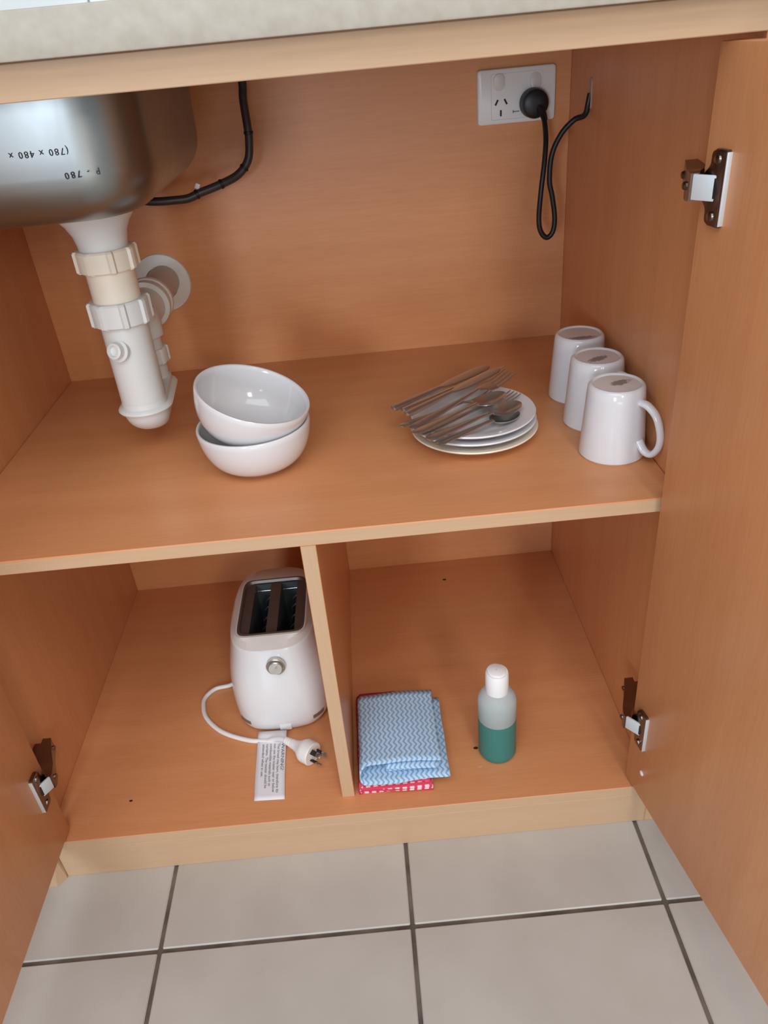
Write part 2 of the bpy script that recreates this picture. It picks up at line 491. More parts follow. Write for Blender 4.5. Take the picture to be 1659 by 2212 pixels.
def hinge(drobj, mt, side_obj, sx, zc, nrm):
    """cup flange on the door (mt local: x along door, y up, z outwards), cranked arm on the side panel at x = sx"""
    zl = zc - (ZB + 0.004)
    inward = -1 if sx > 0.3 else 1
    b = MB()
    # flange: straight far edge, rounded ends, bulge towards the hinge edge
    ol = []
    for k in range(33):
        y = -0.0275 + 0.055 * k / 32
        end = min(1.0, (0.0275 - abs(y)) / 0.005)
        x = 0.0145 - 0.0105 * math.exp(-(y / 0.0125) ** 4) + 0.005 * (1 - math.sqrt(max(0.0, 1 - (1 - end) ** 2)))
        ol.append((x, zl + y))
    ol += [(0.0310, zl + 0.0275), (0.0325, zl + 0.026), (0.0325, zl - 0.026), (0.0310, zl - 0.0275)]
    cx_ = sum(p[0] for p in ol) / len(ol)
    b.loft([[(x, y, 0.0004) for x, y in ol], [(x, y, -0.0034) for x, y in ol], [(cx_ + (x - cx_) * 0.93, zl + (y - zl) * 0.975, -0.0042) for x, y in ol]], 0, True, True, True, mt)
    b.box((0.0322, zl - 0.0262, -0.0040), (0.0334, zl + 0.0262, 0.0003), 2, 0.0004, mt)  # window reflection on the far edge, put in as a paler strip
    for s in (-1, 1):
        b.lathe([(0.0040, 0.0), (0.0036, 0.0014), (0.0013, 0.0019)], 14, 0,
                mt @ Matrix.Translation((0.0228, zl + s * 0.0205, -0.0042)) @ Matrix.Rotation(PI, 4, 'X'), False, True)
    b.lathe([(0.0092, 0.0), (0.0086, 0.0006), (0.0004, 0.0007)], 28, 1,
            mt @ Matrix.Translation((0.0180, zl, -0.0042)) @ Matrix.Rotation(PI, 4, 'X'), False, True)
    b.build('hinge_cup', ['nickel', 'cup_dark', 'link_and_edge_glint'], drobj)['label'] = 'nickel hinge cup screwed to the door'
    # mounting plate with two wings
    b = MB()
    xa, xb = sorted((sx, sx + inward * 0.0025))
    b.box((xa, 0.036, zc - 0.022), (xb, 0.052, zc + 0.022), 0, 0.001)
    xa, xb = sorted((sx, sx + inward * 0.012))
    b.box((xa, 0.030, zc - 0.0065), (xb, 0.064, zc + 0.0065), 0, 0.001)
    for s in (-1, 1):
        b.lathe([(0.0036, 0.0), (0.0033, 0.0014), (0.001, 0.002)], 14, 0, aim((sx + inward * 0.0025, 0.044, zc + s * 0.0155), (inward, 0, 0)), False, True)
    b.build('mounting_plate', 'nickel', side_obj)
    # cranked arm: far out from the panel at the front, low at the back
    b = MB(); rings = []
    for y, xi, xo, h in ((0.0065, 0.0395, 0.0325, 0.0100), (0.012, 0.0395, 0.030, 0.0108), (0.021, 0.0372, 0.024, 0.0105), (0.028, 0.0345, 0.018, 0.0070), (0.040, 0.0295, 0.011, 0.0068), (0.056, 0.0240, 0.010, 0.0092), (0.067, 0.0205, 0.010, 0.0104)):
        x0, x1 = sx + inward * xi, sx + inward * xo
        rings.append([(x0, y, zc - h), (x1, y, zc - h), (x1, y, zc + h), (x0, y, zc + h)])
    b.loft(rings, 0, True, True, True)
    for y, xi in ((0.015, 0.0392), (0.060, 0.0228)):
        b.lathe([(0.0034, 0.0), (0.0030, 0.0014), (0.001, 0.0018)], 14, 0, aim((sx + inward * xi, y, zc), (inward, -0.25, 0)), False, True)
    b.build('hinge_arm', 'nickel', side_obj)
    # bright link from arm to cup
    b = MB()
    c = mt @ Vector((0.0235, zl, -0.0028)); a0 = Vector((sx + inward * 0.0375, 0.0085, zc))
    dv = (c - a0); ln = dv.length
    mtx = axes(a0, dv, (0, 0, 1), dv.cross(Vector((0, 0, 1))))
    b.box((-0.001, -0.0094, -0.0012), (ln, 0.0094, 0.0012), 0, 0.0007, mtx)
    b.build('hinge_link', 'link_and_edge_glint', drobj)['label'] = 'bright link of the hinge'


hinge(door_r, mt_r, side_r, W, 0.7735, nr)
hinge(door_r, mt_r, side_r, W, 0.181, nr)
hinge(door_l, mt_l, side_l, 0.0, 0.174, nl)
hinge(door_l, mt_l, side_l, 0.0, 0.772, nl)
# little bumper on the right door near its foot
b = MB(); b.lathe([(0.0035, 0), (0.0035, 0.0006), (0.002, 0.0014)], 16, 0, mt_r @ Matrix.Translation((0.033, 0.042, 0)) @ Matrix.Rotation(PI, 4, 'X'), False, True)
b.build('door_bumper', 'white_plastic', door_r)

# ================================================================== sink
sink = thing('kitchen_sink', (0.172, 0.25, 0.775), 'stainless steel sink bowl with marker writing under the worktop', 'sink')
cx, cy, hx, hy = 0.1545, 0.25, 0.1375, 0.168
ztop, zbot = 0.9262, 0.772
rings = []
for z, ins in [(ztop, 0.0), (0.86, 0.0005), (0.83, 0.001)]:
    rings.append([(x, y, z) for x, y in rrect(hx - ins, hy - ins, 0.058, 10, cx, cy)])
rb = 0.042
for k in range(0, 10):
    a = math.radians(90 * k / 9)
    ins = 0.0015 + rb * (1 - math.cos(a)) * 1.0; z = zbot + rb - rb * math.sin(a)
    rings.append([(x, y, z) for x, y in rrect(hx - ins, hy - ins, max(0.058 - ins * 0.5, 0.03), 10, cx, cy)])
rings.append([(x, y, zbot - 0.001) for x, y in rrect(0.05, 0.05, 0.0499, 10, 0.186, 0.25)])
rings.append([(x, y, zbot + 0.001) for x, y in rrect(0.048, 0.048, 0.0479, 10, 0.186, 0.25)])
inner = []
for r in reversed(rings[:-2]):
    inner.append([(cx + (x - cx) * 0.988, cy + (y - cy) * 0.988, z + 0.0016) for x, y, z in r])
b = MB(); b.loft(rings + inner, 0, True, False, False)
b.add([(x, y, zbot + 0.0005) for x, y in rrect(0.049, 0.049, 0.0489, 10, 0.186, 0.25)], [tuple(range(44))])
b.build('basin', 'sink', sink, angle=50)
# rolled rim resting on the worktop
b = MB()
o1 = rrect(hx + 0.022, hy + 0.03, 0.03, 10, cx, cy); i1 = rrect(hx - 0.002, hy - 0.002, 0.058, 10, cx, cy)
b.loft([[(x, y, 0.9257) for x, y in o1], [(x, y, 0.9272) for x, y in o1], [(x, y, 0.9272) for x, y in i1], [(x, y, 0.9257) for x, y in i1], [(x, y, 0.9257) for x, y in o1]], 0)
b.build('rim', 'sink', sink)
yf = cy - hy + 0.001
mt = lambda x, z, rz: axes((x, yf - 0.0006, z), (-math.cos(rz), 0, math.sin(rz)), (-math.sin(rz), 0, -math.cos(rz)), (0, -1, 0))
b = text_mb('(780 x 480 x', 0.0074, mt(0.2335, 0.8358, 0.0), spacing=1.27)
for extra in (text_mb('P - 780', 0.0074, mt(0.2545, 0.8190, -0.06), spacing=1.4),):
    b.add(extra.v, extra.f)
b.build('marker_writing', 'pen', sink, smooth=False)['label'] = 'upside-down black marker writing on the steel'

# ================================================================== drain trap
trap = thing('drain_trap', (0.188, 0.25, 0.512), 'white plastic sink trap with ribbed nuts running to the back wall', 'drain pipe')
AX, AY = 0.188, 0.25
at = lambda z, x=AX, y=AY: Matrix.Translation((x, y, z))
b = MB(); b.lathe([(0.018, 0.772), (0.0445, 0.7715), (0.0455, 0.766), (0.0445, 0.760), (0.040, 0.7565), (0.0335, 0.748), (0.0285, 0.738), (0.0265, 0.728), (0.0262, 0.722)], 48, 0, at(0))
b.build('waste_cone', 'pvc', trap)


def nut(z0, z1, r, ribs, x=AX, y=AY, rot=0.0):
    b = MB(); n = ribs * 12; rings = []
    for z, k in ((z0, 0.93), (z0 + 0.002, 1), (z1 - 0.002, 1), (z1, 0.95)):
        ring = []
        for j in range(n):
            ph = (j % 12)
            rr = r * k * (1.0 if ph > 2 else 1.085)
            a = 2 * PI * j / n + rot
            ring.append((rr * math.cos(a), rr * math.sin(a), z))
        rings.append(ring)
    b.loft(rings, 0, True, True, True, at(0, x, y))
    return b


nut(0.700, 0.7235, 0.0318, 8, rot=0.35).build('ribbed_nut', 'pvc_cream', trap, angle=25)
b = MB(); b.lathe([(0.0262, 0.705), (0.0262, 0.668)], 40, 0, at(0)); b.build('tailpipe', 'pvc_cream', trap)
nut(0.6405, 0.668, 0.0322, 8, rot=0.30).build('ribbed_nut', 'pvc', trap, angle=25)
b = MB(); b.lathe([(0.0262, 0.645), (0.0262, 0.60), (0.0262, 0.54)], 40, 0, at(0)); b.build('inlet_tube', 'pvc', trap)
X2, Y2 = 0.1865, 0.318
b = MB(); b.lathe([(0.0195, 0.635), (0.0195, 0.54)], 36, 0, at(0, X2, Y2)); b.build('outlet_tube', 'pvc', trap)
nut(0.566, 0.586, 0.0235, 8, X2, Y2, 0.2).build('ribbed_nut', 'pvc', trap, angle=25)
# collar and dome joining both tubes
def stadium(r0, r1, z, n=16, s=1.0):
    ring = []
    for k in range(n + 1):
        a = PI + PI * k / n
        ring.append((AX + (r0 * s) * math.cos(a), AY + (r0 * s) * math.sin(a), z))
    for k in range(n + 1):
        a = PI * k / n
        ring.append((X2 + (r1 * s) * math.cos(a), Y2 + (r1 * s) * math.sin(a), z))
    return ring
b = MB()
b.loft([stadium(0.0265, 0.0215, 0.548), stadium(0.0272, 0.022, 0.542), stadium(0.031, 0.0262, 0.540), stadium(0.0325, 0.0275, 0.5375), stadium(0.031, 0.0262, 0.5352), stadium(0.0272, 0.0225, 0.5345)], 0, True, True, True)
b.build('collar', 'pvc', trap)
b = MB(); rr = []
for k in range(11):
    a = math.radians(90 * k / 10.5)
    s = math.cos(a) ** 0.8
    rr.append([(x, y, 0.536 - 0.033 * math.sin(a)) for x, y, z in
               [(AX + (p[0] - AX) * s if i <= 16 else X2 + (p[0] - X2) * s,
                 AY + (p[1] - AY) * s + (0.030 * (1 - s)) if i <= 16 else Y2 + (p[1] - Y2) * s - (0.034 * (1 - s)), 0)
                for i, p in enumerate(stadium(0.027, 0.0222, 0))]])
b.loft(rr, 0, True, False, True); b.build('dome_cap', 'pvc', trap)
# test plug on the front of the inlet tube
b = MB(); b.lathe([(0.0125, 0.0), (0.0125, 0.004), (0.0092, 0.0045), (0.0088, 0.012), (0.0062, 0.0128), (0.0055, 0.0095), (0.0015, 0.0085)], 28, 0,
                  aim((AX - 0.005, AY - 0.0245, 0.6155), (-0.28, -0.9, 0.30)), False, True)
b.build('test_plug', 'pvc', trap)
# elbow, wall pipe and flange
XE, ZE = 0.1775, 0.617
pts = [(X2, Y2, 0.60), (X2 - 0.0004, Y2 + 0.001, 0.606), (X2 - 0.002, Y2 + 0.008, 0.6115), (X2 - 0.005, Y2 + 0.02, 0.615), (XE, Y2 + 0.04, ZE), (XE, 0.395, ZE)]
b = MB(); b.tube(spline(pts, 5), 0.0245, 28); b.build('elbow', 'pvc', trap)
b = MB(); b.lathe([(0.0245, 0.0), (0.0305, 0.001), (0.0312, 0.006), (0.0305, 0.011), (0.0285, 0.012), (0.0285, 0.020), (0.0305, 0.021), (0.031, 0.026), (0.029, 0.028), (0.022, 0.028)], 40, 0,
                  aim((XE, 0.392, ZE), (0, 1, 0)))
b.build('elbow_socket', 'pvc', trap)
b = MB(); b.lathe([(0.0222, 0.0), (0.0222, 0.112)], 36, 0, aim((XE, 0.405, ZE), (0, 1, 0))); b.build('wall_pipe', 'pvc_grey', trap)
b = MB(); b.lathe([(0.0222, 0.0), (0.0235, -0.005), (0.034, -0.0045), (0.0405, -0.003), (0.0415, -0.0003)], 48, 0, aim((0.1735, D, 0.6135), (0, 1, 0)))
b.build('wall_flange', 'pvc', trap)

# tap hose behind the bowl
hp = spline([(0.3375, 0.482, 0.8950), (0.3378, 0.48, 0.856), (0.3362, 0.475, 0.838), (0.3368, 0.47, 0.81), (0.3362, 0.47, 0.793), (0.3310, 0.47, 0.770), (0.3158, 0.465, 0.7542), (0.2935, 0.455, 0.7462), (0.268, 0.447, 0.7400), (0.240, 0.44, 0.7345), (0.18, 0.43, 0.745), (0.12, 0.45, 0.80), (0.08, 0.5, 0.88)], 8)
hose = thing('tap_hose', hp[0], 'dark flexible tap hose looping behind the sink bowl', 'hose')
b = MB(); b.tube(hp, 0.0052, 14); b.build('hose', 'black_hose', hose)
for i in (28, 44, 56, 66):
    b = MB(); t = (hp[i + 1] - hp[i - 1]).normalized()
    b.lathe([(0.0052, -0.0018), (0.0061, -0.0014), (0.0061, 0.0014), (0.0052, 0.0018)], 16, 0, aim(hp[i], t)); b.build('hose_ring', 'black', hose)
b = MB(); b.box((-0.003, -0.002, -0.0035), (0.003, 0.002, 0.0035), 0, 0.0008, Matrix.Translation((0.2640, 0.448, 0.7475)) @ Matrix.Rotation(0.5, 4, 'Y'))
b.build('hose_clip', 'white_plastic', hose)['label'] = 'small white clip on the hose'

# ================================================================== power outlet, plug and cord
gx0, gx1, gz0, gz1 = 0.6354, 0.7381, 0.7785, 0.8432
gy = D - 0.0095
outlet = thing('power_outlet', ((gx0 + gx1) / 2, D, (gz0 + gz1) / 2), 'white double power outlet on the back panel', 'power outlet')
fr = lambda x, z, y=gy: axes((x, y, z), (1, 0, 0), (0, 0, 1), (0, -1, 0))
gcx, gcz = (gx0 + gx1) / 2, (gz0 + gz1) / 2
hx_, hz_ = (gx1 - gx0) / 2, (gz1 - gz0) / 2
b = MB(); rr = []
for ins, h in ((0.0, -0.0092), (0.0, -0.004), (0.0008, -0.0015), (0.003, 0.0)):
    rr.append([(x, y, h) for x, y in rrect(hx_ - ins, hz_ - ins, 0.0042, 5)])
b.loft(rr, 0, True, True, True, fr(gcx, gcz)); b.build('wall_plate', 'white_plastic', outlet)
b = MB(); b.loft([[(x, y, h) for x, y in rrect(hx_ - i_, hz_ - i_ + 0.0120, 0.002, 3)] for i_, h in ((0.0175, 0.0), (0.0177, 0.00025), (0.0181, 0.00025), (0.0183, 0.0))], 0, True, False, False, fr(gcx, gcz))
b.build('face_line', 'switch', outlet)
for sx_, sz_, tilt in ((0.6634, 0.8278, 0.10), (0.7112, 0.8262, -0.14)):
    b = MB(); ring = rrect(0.0072, 0.0098, 0.0068, 7)
    b.loft([[(x, y, -0.0004) for x, y in ring], [(x, y, 0.0014 + y * tilt) for x, y in ring], [(x * 0.86, y * 0.88, 0.0020 + y * tilt) for x, y in ring]], 0, True, True, True, fr(sx_, sz_))
    b.build('rocker_switch', 'switch', outlet)
for (sx_, sz_, a) in ((0.6603, 0.8047, -0.5), (0.6722, 0.8051, 0.5), (0.6658, 0.7920, 0.0)):
    b = MB(); b.box((-0.0011, -0.0036, -0.0003), (0.0011, 0.0036, 0.0004), 0, 0, fr(sx_, sz_) @ Matrix.Rotation(a, 4, 'Z')); b.build('socket_slot', 'slot', outlet)
b = MB(); b.box((-0.0045, -0.0006, -0.0003), (0.004, 0.0006, 0.0003), 0, 0, fr(0.6862, 0.7925)); b.box((-0.0045, -0.0018, -0.0003), (-0.0035, 0.0018, 0.0003), 0, 0, fr(0.6862, 0.7925))
b.build('maker_mark', 'mark', outlet)

px_, pz_ = 0.7075, 0.8010
cordp = thing('power_plug', (px_, gy, pz_), 'black plug in the outlet with a looping black cord', 'power cord')
b = MB(); b.lathe([(0.0165, 0.0003), (0.0178, 0.002), (0.0178, 0.016), (0.0165, 0.0205), (0.0135, 0.0225), (0.004, 0.0232)], 40, 0, fr(px_, pz_), True, True)
b.build('plug_body', 'black', cordp)
cp = spline([(0.7135, 0.489, 0.7935), (0.7155, 0.474, 0.7830), (0.7139, 0.455, 0.7626), (0.7106, 0.445, 0.7369), (0.7061, 0.44, 0.7046), (0.7040, 0.44, 0.6703), (0.7070, 0.44, 0.6523), (0.7154, 0.44, 0.6437), (0.7232, 0.44, 0.6508), (0.7251, 0.44, 0.6684),
             (0.7210, 0.44, 0.6948), (0.7167, 0.44, 0.7149), (0.7186, 0.44, 0.745), (0.7295, 0.44, 0.7681), (0.7440, 0.437, 0.7830), (0.7535, 0.430, 0.7870), (0.7560, 0.4255, 0.7920), (0.7570, 0.424, 0.800), (0.7592, 0.424, 0.812)], 8)
b = MB(); b.tube(cp, 0.0034, 12); b.build('cord', 'black', cordp)
b = MB(); b.tube([(0.7105, 0.4915, 0.7985), (0.7135, 0.4875, 0.7935), (0.7160, 0.481, 0.7880), (0.7172, 0.477, 0.782)], [0.0062, 0.0055, 0.0045, 0.0038], 14); b.build('strain_relief', 'black', cordp)

# ================================================================== bowls
def bowl_prof(R, h, t=0.0036):
    out = [(0.0, 0.0035), (0.026, 0.0035), (0.0275, 0.0), (0.0315, 0.0), (0.0325, 0.0032)]
    for k in range(1, 15):
        u = k / 14.0
        a = u * PI / 2 * 0.94
        out.append((0.0325 + (R - 0.0325) * math.sin(a) ** 0.82 / math.sin(PI / 2 * 0.94) ** 0.82, 0.0032 + (h - 0.0032) * (1 - math.cos(a)) ** 0.95 / (1 - math.cos(PI / 2 * 0.94)) ** 0.95))
    top = out[-1]
    out += [(top[0] - t * 0.25, top[1] + 0.0014), (top[0] - t * 0.75, top[1] + 0.0014)]
    for k in range(14, 0, -1):
        r, z = out[4 + k]
        out.append((max(r - t, 0.001), z + t * 0.55 * (1 - k / 18)))
    out += [(0.02, 0.0072), (0.0005, 0.007)]
    return out


bt = bowl_prof(0.0650, 0.0525)
bowls = [((0.3225, 0.186, ZS + 0.0001), (0, 0, 0), 'white bowl standing on the shelf under another bowl'),
         ((0.3110, 0.190, ZS + 0.0380), (math.radians(5.0), math.radians(19.5), 0), 'white bowl tilted on top of another bowl')]
me0 = None
for loc, rot, lab in bowls:
    if me0 is None:
        b = MB(); b.lathe(bt, 72); o = b.build('cereal_bowl', 'ceramic', None, (0, 0, 0), angle=50); me0 = o
    else:
        o = me0.copy(); COL.objects.link(o)
    o.location = loc; o.rotation_euler = rot
    tag(o, lab, 'bowl', 'nested white bowls')

# ================================================================== plates
def plate_prof(R):
    return [(0.0, 0.003), (0.038, 0.003), (0.040, 0.0), (0.0425, 0.0), (0.0435, 0.003), (0.055, 0.0062), (R - 0.006, 0.0098), (R - 0.001, 0.0112), (R, 0.0125), (R - 0.001, 0.0137),
            (R - 0.006, 0.0132), (0.056, 0.0098), (0.047, 0.0068), (0.043, 0.0062), (0.0005, 0.006)]


for i, (R, lab, mm, dx, dy) in enumerate(((0.0750, 'bottom side plate of the stack, with a cream rim', 'ceramic_rim', 0.0, 0.0), (0.0735, 'white side plate in the middle of the stack', 'ceramic', -0.0005, 0.001), (0.0735, 'white side plate on top, under the cutlery', 'ceramic', -0.001, 0.002))):
    b = MB(); b.lathe(plate_prof(R), 72)
    o = b.build('side_plate', mm, None, (0, 0, 0), angle=50); o.location = (0.5785 + dx, 0.2065 + dy, ZS + 0.0001 + i * 0.0088)
    tag(o, lab, 'plate', 'stack of side plates')

# ================================================================== mugs
def mug(name, loc, ang, label, stamp):
    t = thing(name, loc, label, 'mug', 'upturned white mugs', rot=(0, 0, ang), local=True)
    H = 0.082
    b = MB()
    R0, R1 = 0.0356, 0.0292
    prof = [(R0 - 0.0038, 0.004), (R0 - 0.0032, 0.0006), (R0 - 0.0012, 0.0), (R0, 0.0016)]
    for k in range(1, 9):
        u = k / 9.0
        prof.append((R0 + (R1 + 0.0012 - R0) * u, 0.0016 + (H - 0.006) * u))
    prof += [(R1 + 0.0006, H - 0.0030), (R1 - 0.001, H - 0.0008), (R1 - 0.0026, H), (R1 - 0.0042, H - 0.0004), (R1 - 0.0052, H - 0.0016)]
    b.lathe(prof, 64)
    inn = [(R1 - 0.0052, H - 0.0065), (R1 - 0.0035, H - 0.010), (R0 - 0.0038, 0.004)]
    b.lathe([(0.0005, H - 0.0065)] + inn, 64)
    b.build('cup', 'ceramic', t, angle=40)
    b = MB(); b.lathe([(R1 - 0.0050, H - 0.0016), (0.0004, H - 0.0014)], 64, 0, None, False, False); b.build('base_print', stamp, t)
    # handle: flat strap curving out, widest low down (mug is upside down)
    hp = spline([(R1 + 0.001, 0, H - 0.015), (R1 + 0.010, 0, H - 0.0165), (R1 + 0.021, 0, H - 0.026), (R1 + 0.0275, 0, H - 0.044), (R1 + 0.0270, 0, H - 0.059), (R1 + 0.020, 0, H - 0.0695), (R1 + 0.011, 0, H - 0.0685), (R0 - 0.003, 0, H - 0.0580)], 6)
    b = MB(); rings = []
    for i, p in enumerate(hp):
        tn = (hp[min(i + 1, len(hp) - 1)] - hp[max(i - 1, 0)]).normalized(); nn = Vector((-tn.z, 0, tn.x))
        w = 0.0058 - 0.0012 * math.sin(PI * i / (len(hp) - 1)); th = 0.0036
        rings.append([p + nn * th * math.sin(2 * PI * j / 16) + Vector((0, w * math.cos(2 * PI * j / 16), 0)) for j in range(16)])
    b.loft(rings, 0, True, True, True); b.build('handle', 'ceramic', t)
    return t


mug('coffee_mug', (0.7210, 0.1325, ZS + 0.0001), math.radians(-52), 'upturned white mug nearest the shelf front, handle showing', stamp_mat('mug_stamp', 0.0009, 0.0044, 0.013, 0.006, 1.26, 2.2))
mug('coffee_mug', (0.7235, 0.2125, ZS + 0.0001), math.radians(-52), 'upturned white mug, middle one of three by the side panel', stamp_mat('mug_stamp', 0.0041, -0.0045, 0.0145, 0.006, 1.34, 3.0))
mug('coffee_mug', (0.7245, 0.2925, ZS + 0.0001), math.radians(-52), 'upturned white mug farthest back by the side panel', stamp_mat('mug_stamp', 0.0110, -0.0086, 0.0175, 0.0052, 0.907, 4.4))

# ================================================================== cutlery
def flat_strip(sec, mi=0):
    """sec: (x, half width, z centre, half thickness) along local x; rounded cross-section"""
    rings = []
    for x, w, z, t in sec:
        rings.append([(x, w * math.cos(2 * PI * j / 14), z + t * math.sin(2 * PI * j / 14)) for j in range(14)])
    return rings


def place(t, A, B, roll=0.0):
    A, B = Vector(A), Vector(B)
    d = (B - A).normalized(); s = Vector((0, 0, 1)).cross(d).normalized(); u = d.cross(s)
    m3 = Matrix((d, s, u)).transposed() @ Matrix.Rotation(roll, 3, 'X')
    t.location = A; t.rotation_euler = m3.to_euler()


def knife(label, A, B, roll=0.0):
    t = thing('table_knife', (0, 0, 0), label, 'knife', 'knives on the plates', local=True)
    Ln = (Vector(B) - Vector(A)).length; h = Ln * 0.47
    b = MB(); b.loft(flat_strip([(0, 0.002, 0, 0.001), (0.001, 0.0045, 0, 0.0026), (0.006, 0.0054, 0, 0.0030), (h * 0.5, 0.0048, 0, 0.0028), (h * 0.9, 0.0038, 0, 0.0026), (h, 0.0036, 0, 0.0022)]), 0, True, True, True)
    b.build('handle', 'steel', t)
    b = MB(); b.loft(flat_strip([(h - 0.001, 0.0034, 0, 0.0018), (h + 0.008, 0.0055, 0, 0.0011), (h + 0.02, 0.0072, 0, 0.0009), (Ln * 0.85, 0.0078, 0, 0.0008), (Ln * 0.95, 0.0066, 0.0, 0.0007), (Ln * 0.99, 0.0035, 0, 0.0006), (Ln, 0.001, 0, 0.0005)]), 0, True, True, True)
    b.build('blade', 'steel', t)
    place(t, A, B, roll); return t


def fork(label, A, B, roll=0.0):
    t = thing('table_fork', (0, 0, 0), label, 'fork', 'forks on the plates', local=True)
    Ln = (Vector(B) - Vector(A)).length; h = Ln * 0.66
    b = MB(); b.loft(flat_strip([(0, 0.002, 0, 0.0008), (0.001, 0.0052, 0, 0.0013), (0.01, 0.0072, 0, 0.0014), (h * 0.45, 0.0048, 0, 0.0016), (h * 0.8, 0.0028, 0.001, 0.0017), (h, 0.003, 0.002, 0.0015)]), 0, True, True, True)
    b.build('handle', 'steel', t)
    b = MB(); e = Ln - h
    b.loft(flat_strip([(h - 0.001, 0.003, 0.002, 0.0014), (h + e * 0.12, 0.0056, 0.0005, 0.0011), (h + e * 0.25, 0.0096, -0.0018, 0.0009), (h + e * 0.42, 0.0104, -0.0028, 0.0009), (h + e * 0.46, 0.0102, -0.0029, 0.0008)]), 0, True, True, True)
    for k in range(4):
        y = (k - 1.5) * 0.0056
        b.loft([[(x, y * s_ + w * math.cos(2 * PI * j / 8), z + 0.0008 * math.sin(2 * PI * j / 8)) for j in range(8)] for x, s_, w, z in
                ((h + e * 0.44, 1.0, 0.0018, -0.0029), (h + e * 0.65, 1.0, 0.0015, -0.0022), (h + e * 0.85, 0.99, 0.0013, -0.0004), (h + e, 0.98, 0.0006, 0.0018))], 0, True, True, True)
    b.build('tines', 'steel', t)
    place(t, A, B, roll); return t


def spoon(label, A, B, roll=0.0):
    t = thing('table_spoon', (0, 0, 0), label, 'spoon', 'spoons on the plates', local=True)
    Ln = (Vector(B) - Vector(A)).length; h = Ln * 0.69; e = Ln - h
    b = MB(); b.loft(flat_strip([(0, 0.002, 0, 0.0008), (0.001, 0.0052, 0, 0.0013), (0.01, 0.0072, 0, 0.0014), (h * 0.45, 0.0048, 0, 0.0016), (h * 0.82, 0.0028, 0.001, 0.0017), (h, 0.0032, 0.001, 0.0014)]), 0, True, True, True)
    b.build('handle', 'steel', t)
    b = MB(); xc, ra, rb_ = h + e * 0.5 - 0.0005, e * 0.53, 0.0142
    rings = []
    for sgn in (-1, 1):
        seq = range(0, 9) if sgn < 0 else range(8, -1, -1)
        for k in seq:
            s_ = max(k / 8.0, 0.02)
            zz = -0.0062 * (1 - s_ ** 2) + (-0.0005 if sgn < 0 else 0.0005)
            rings.append([(xc + ra * s_ * math.cos(2 * PI * j / 32), rb_ * s_ * math.sin(2 * PI * j / 32) * (1 - 0.12 * math.cos(2 * PI * j / 32)), zz) for j in range(32)])
    b.loft(rings, 0, True, True, True); b.build('spoon_bowl', 'steel', t)
    place(t, A, B, roll); return t


Z = ZS
knife('steel knife at the back of the cutlery pile', (0.4835, 0.2160, Z + 0.0388), (0.6170, 0.3270, Z + 0.0365), 0.2)
knife('steel knife second from the back of the cutlery', (0.4940, 0.1990, Z + 0.0430), (0.6325, 0.3050, Z + 0.0425), -0.2)
knife('steel knife in front of two others, over the forks', (0.4975, 0.1815, Z + 0.0455), (0.6220, 0.2790, Z + 0.0505), 0.1)
fork('steel fork on top with its tines above the spoons', (0.5005, 0.1560, Z + 0.0395), (0.6320, 0.2640, Z + 0.0500), 0.15)
fork('steel fork half hidden below the knives', (0.4890, 0.1700, Z + 0.0375), (0.6075, 0.2420, Z + 0.0350), -0.1)
fork('steel fork low down with tines right of the spoons', (0.5090, 0.1470, Z + 0.0365), (0.6340, 0.2375, Z + 0.0335), 0.0)
spoon('steel spoon on top with its bowl at the middle', (0.5020, 0.1350, Z + 0.0440), (0.6160, 0.2180, Z + 0.0455), 0.0)
spoon('steel spoon with its bowl farthest right', (0.5160, 0.1265, Z + 0.0395), (0.6320, 0.2035, Z + 0.0375), 0.1)
spoon('steel spoon with its handle end nearest the front', (0.5235, 0.1225, Z + 0.0345), (0.6270, 0.1905, Z + 0.0320), 0.0)

# ================================================================== toaster
TXc, TYc = 0.2905, 0.255
toaster = thing('toaster', (TXc, TYc, ZB), 'white two-slot toaster beside the divider in the lower left', 'toaster')
NT = 96


def superell(a, bb, e, z, cxx=TXc, cyy=TYc):
    r = []
    for j in range(NT):
        th = 2 * PI * j / NT
        c, s = math.cos(th), math.sin(th)
        r.append((cxx + a * math.copysign(abs(c) ** (2 / e), c), cyy + bb * math.copysign(abs(s) ** (2 / e), s), z))
    return r


def rr_ring(hx_, hy_, rad, z, cxx=TXc, cyy=TYc):
    """rounded rectangle sampled by the same angles as superell"""
    r = []
    for j in range(NT):
        th = 2 * PI * j / NT
        c, s = math.cos(th), math.sin(th)
        e = 9.0
        r.append((cxx + hx_ * math.copysign(abs(c) ** (2 / e), c), cyy + hy_ * math.copysign(abs(s) ** (2 / e), s), z))
    return r


ZT = 0.222
rings = [superell(0.060, 0.098, 3.4, ZB + 0.003), superell(0.068, 0.1065, 3.4, ZB + 0.004), superell(0.0708, 0.1088, 3.4, ZB + 0.010)]
for u in range(1, 11):
    v = u / 10.0
    z = ZB + 0.010 + (0.207 - ZB - 0.010) * v
    a = 0.0708 + 0.0030 * math.sin(PI * min(v * 1.2, 1.0)) - 0.0110 * v ** 2.2
    bb = 0.1088 + 0.003 * math.sin(PI * min(v * 1.3, 1.0)) - 0.0135 * v ** 2.0
    rings.append(superell(a, bb, 3.4 - 0.3 * v, z))
b = MB(); b.loft(rings, 0, True, True, False)
a1, b1 = 0.0708 - 0.0110, 0.1088 - 0.0135
nb = len(b.f)
b.loft([rings[-1], superell(a1 - 0.0012, b1 - 0.0018, 3.1, 0.2095)], 0)
BX, BY, BHX, BHY = TXc + 0.0015, TYc - 0.011, 0.0465, 0.0625
